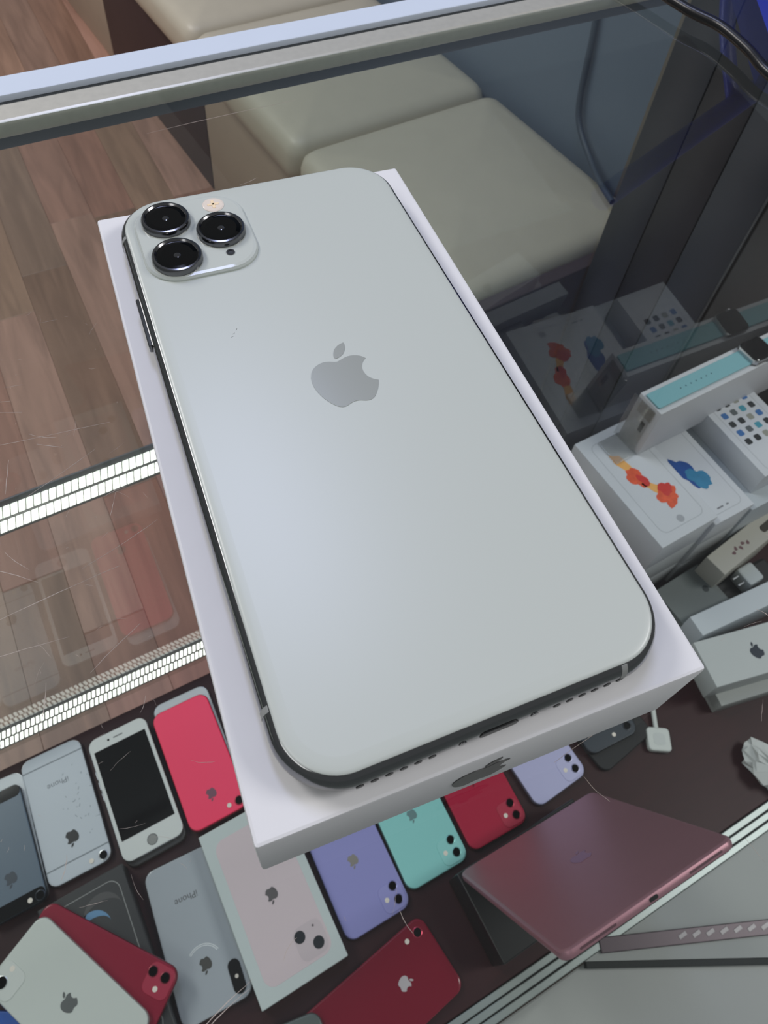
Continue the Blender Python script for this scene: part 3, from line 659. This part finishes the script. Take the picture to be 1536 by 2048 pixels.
# clear plastic stand in front of the watch box end
cs_ = empty('display_stand', (0.5260, 0.2290, fz), math.radians(4), 'small clear plastic stand at the end of the watch box', 'stand')
M_acr = glass('clear_acrylic', (0.86, 0.86, 0.85), 0.08, 1.49, dust=0.25)
box('upright', 0.003, 0.034, 0.080, M_acr, cs_, loc=(0.008, 0, 0.002), b=0.0005)
box('foot', 0.034, 0.036, 0.003, M_acr, cs_, loc=(-0.006, -0.004, 0), b=0.0005)

# cartons near the right edge
g2 = carton('squat dark grey box with a small printed dot in front of the orange-print stack', 0.070, 0.078, 0.050, (0.5580, 0.0440, S), 3.4, mat('box_mid_grey', (104, 110, 110), 0.5))
disc('printed_dot', 0.0045, [(0, 0.0499), (0, 0.0502)], mat('dot_dark', (40, 48, 52), 0.5), g2, (0.022, 0.004, 0), n=16)
box('printed_mark', 0.006, 0.004, 0.0002, mat('mark_grey', (82, 88, 88), 0.5), g2, loc=(0.012, -0.022, 0.0499), b=0.00005)
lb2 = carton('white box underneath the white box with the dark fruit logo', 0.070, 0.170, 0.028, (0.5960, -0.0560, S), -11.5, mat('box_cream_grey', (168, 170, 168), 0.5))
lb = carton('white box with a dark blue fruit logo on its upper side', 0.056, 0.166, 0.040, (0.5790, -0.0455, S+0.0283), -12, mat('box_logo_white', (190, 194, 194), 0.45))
emblem(0.0200, mat('logo_navy', (20, 34, 52), 0.35), lb, (-0.012, 0.000, 0.0402), (0, 0, math.radians(20)))
lb3 = carton('pale blue-white box standing behind the white logo box', 0.026, 0.166, 0.072, (0.6020, 0.0070, S), -4, mat('box_bluewhite', (196, 202, 208), 0.45))
cb = empty('carton_box', (0.6500, 0.0700, S), math.radians(8), 'cream carton with a dark hand slot beside the small charger cube', 'box')
box('carton', 0.130, 0.030, 0.090, mat('cream_card', (182, 178, 168), 0.55), cb, b=0.001)
slab('hand_slot', 0.034, 0.010, 0.004, [(0, 0.0897), (0, 0.0902)], mat('slot_dark', (60, 54, 46), 0.7), cb, loc=(0.045, -0.001, 0))
for i in range(5):
    blob(cb, -0.030+i*0.007, -0.002+0.003*(i % 2), 0.003, 0.0022, i, mat('print_plum', (110, 78, 82), 0.6), 0.0900, name='printed_mark', seed=20+i)
bc = slab('power_brick', 0.120, 0.048, 0.006, bprof(0.022, 0.004), mat('black_plastic', (22, 22, 25), 0.5), None, loc=(0.6480, 0.0300, S)); tag(bc, 'black plastic block lying under the small charger cube', 'power brick')
cc = empty('charger_cube', (0.6520, 0.0390, S+0.0222), math.radians(2), 'small white charger cube on the black block', 'charger')
slab('body', 0.0270, 0.0265, 0.004, bprof(0.0265, 0.003), mat('charger_white', (190, 196, 198), 0.4), cc)
slab('pin', 0.012, 0.0025, 0.001, bprof(0.004, 0.0008), M_silver, cc, loc=(-0.019, -0.004, 0.018))
slab('pin', 0.012, 0.0025, 0.001, bprof(0.004, 0.0008), M_silver, cc, loc=(-0.019, 0.006, 0.018))
# white square charging puck with cable
pk = empty('charging_puck', (0.4205, -0.0675, S), math.radians(-31), 'small white square charger with a white cable on bare maroon shelf', 'charger')
slab('body', 0.0280, 0.0275, 0.005, bprof(0.0095, 0.002), mat('puck_white', (206, 210, 206), 0.4), pk)
slab('recess', 0.0140, 0.0140, 0.004, [(0, 0.0093), (0, 0.0097)], mat('puck_recess', (196, 200, 198), 0.4), pk)
tube('cable', [(0.0, 0.013, 0.004), (0.0, 0.030, 0.004), (0.001, 0.050, 0.004), (0.004, 0.090, 0.004)], 0.0030, mat('puck_white', (206, 210, 206), 0.4), pk)
# crumpled tissue
rnd = random.Random(3); V = []; F = []; n = 14; m_ = 9
for i in range(m_):
    for j in range(n):
        a = 2*math.pi*j/n; r_ = 0.026*math.sin(math.pi*(i+0.5)/m_)*(1+rnd.uniform(-0.35, 0.35)); z_ = 0.018*(1-math.cos(math.pi*i/(m_-1)))*(1+rnd.uniform(-0.15, 0.15))
        V.append((r_*math.cos(a), 1.25*r_*math.sin(a), z_))
for i in range(m_-1):
    for j in range(n): F.append((i*n+j, i*n+(j+1) % n, (i+1)*n+(j+1) % n, (i+1)*n+j))
F.append(tuple(reversed(range(n)))); F.append(tuple((m_-1)*n+j for j in range(n)))
ts = link('crumpled_tissue', V, F, mat('tissue_paper', (206, 208, 206), 0.8), None, smooth=False); ts.location = (0.514, -0.149, S); ts.scale = (0.75, 0.9, 0.75)
tag(ts, 'crumpled white tissue near the rear tracks at the right edge', 'tissue')

# ================================================================== ON THE GLASS, TOP RIGHT
tag(tube('power_cable', [(0.255, 0.30, 0.012), (0.2545, 0.235, 0.009), (0.2555, 0.185, 0.0065), (0.2570, 0.156, 0.0060), (0.2610, 0.138, 0.0060), (0.2585, 0.117, 0.0058), (0.2540, 0.1000, 0.0052), (0.256, 0.080, 0.0040), (0.275, 0.050, 0.0030), (0.33, 0.02, 0.0028)], 0.0025,
    mat('black_cable', (14, 14, 16), 0.3)), 'black power cable crossing the counter glass at top right', 'cable')
M_blue = mat('blue_plastic', (16, 52, 214), 0.3)
bs = empty('blue_rack', (0.33, 0.15, 0), 0, 'bright blue plastic rack standing on the counter at top right', 'rack')
hexa('side_panel', [(-0.0475, -0.0285, 0), (-0.0445, -0.0300, 0), (0.0300, 0.0750, 0), (0.0270, 0.0765, 0), (-0.0510, -0.0300, 0.016), (-0.0480, -0.0315, 0.016), (0.0300, 0.0750, 0.016), (0.0270, 0.0765, 0.016)], M_blue, bs)
tube('post', [(0.0280, 0.0760, 0.0), (0.0600, 0.0790, 0.060), (0.1000, 0.0800, 0.118)], 0.005, M_blue, bs)
tube('cross_bar', [(-0.0600, 0.0265, 0.121), (0.0400, 0.0570, 0.121), (0.1500, 0.0900, 0.121)], 0.0075, M_blue, bs)
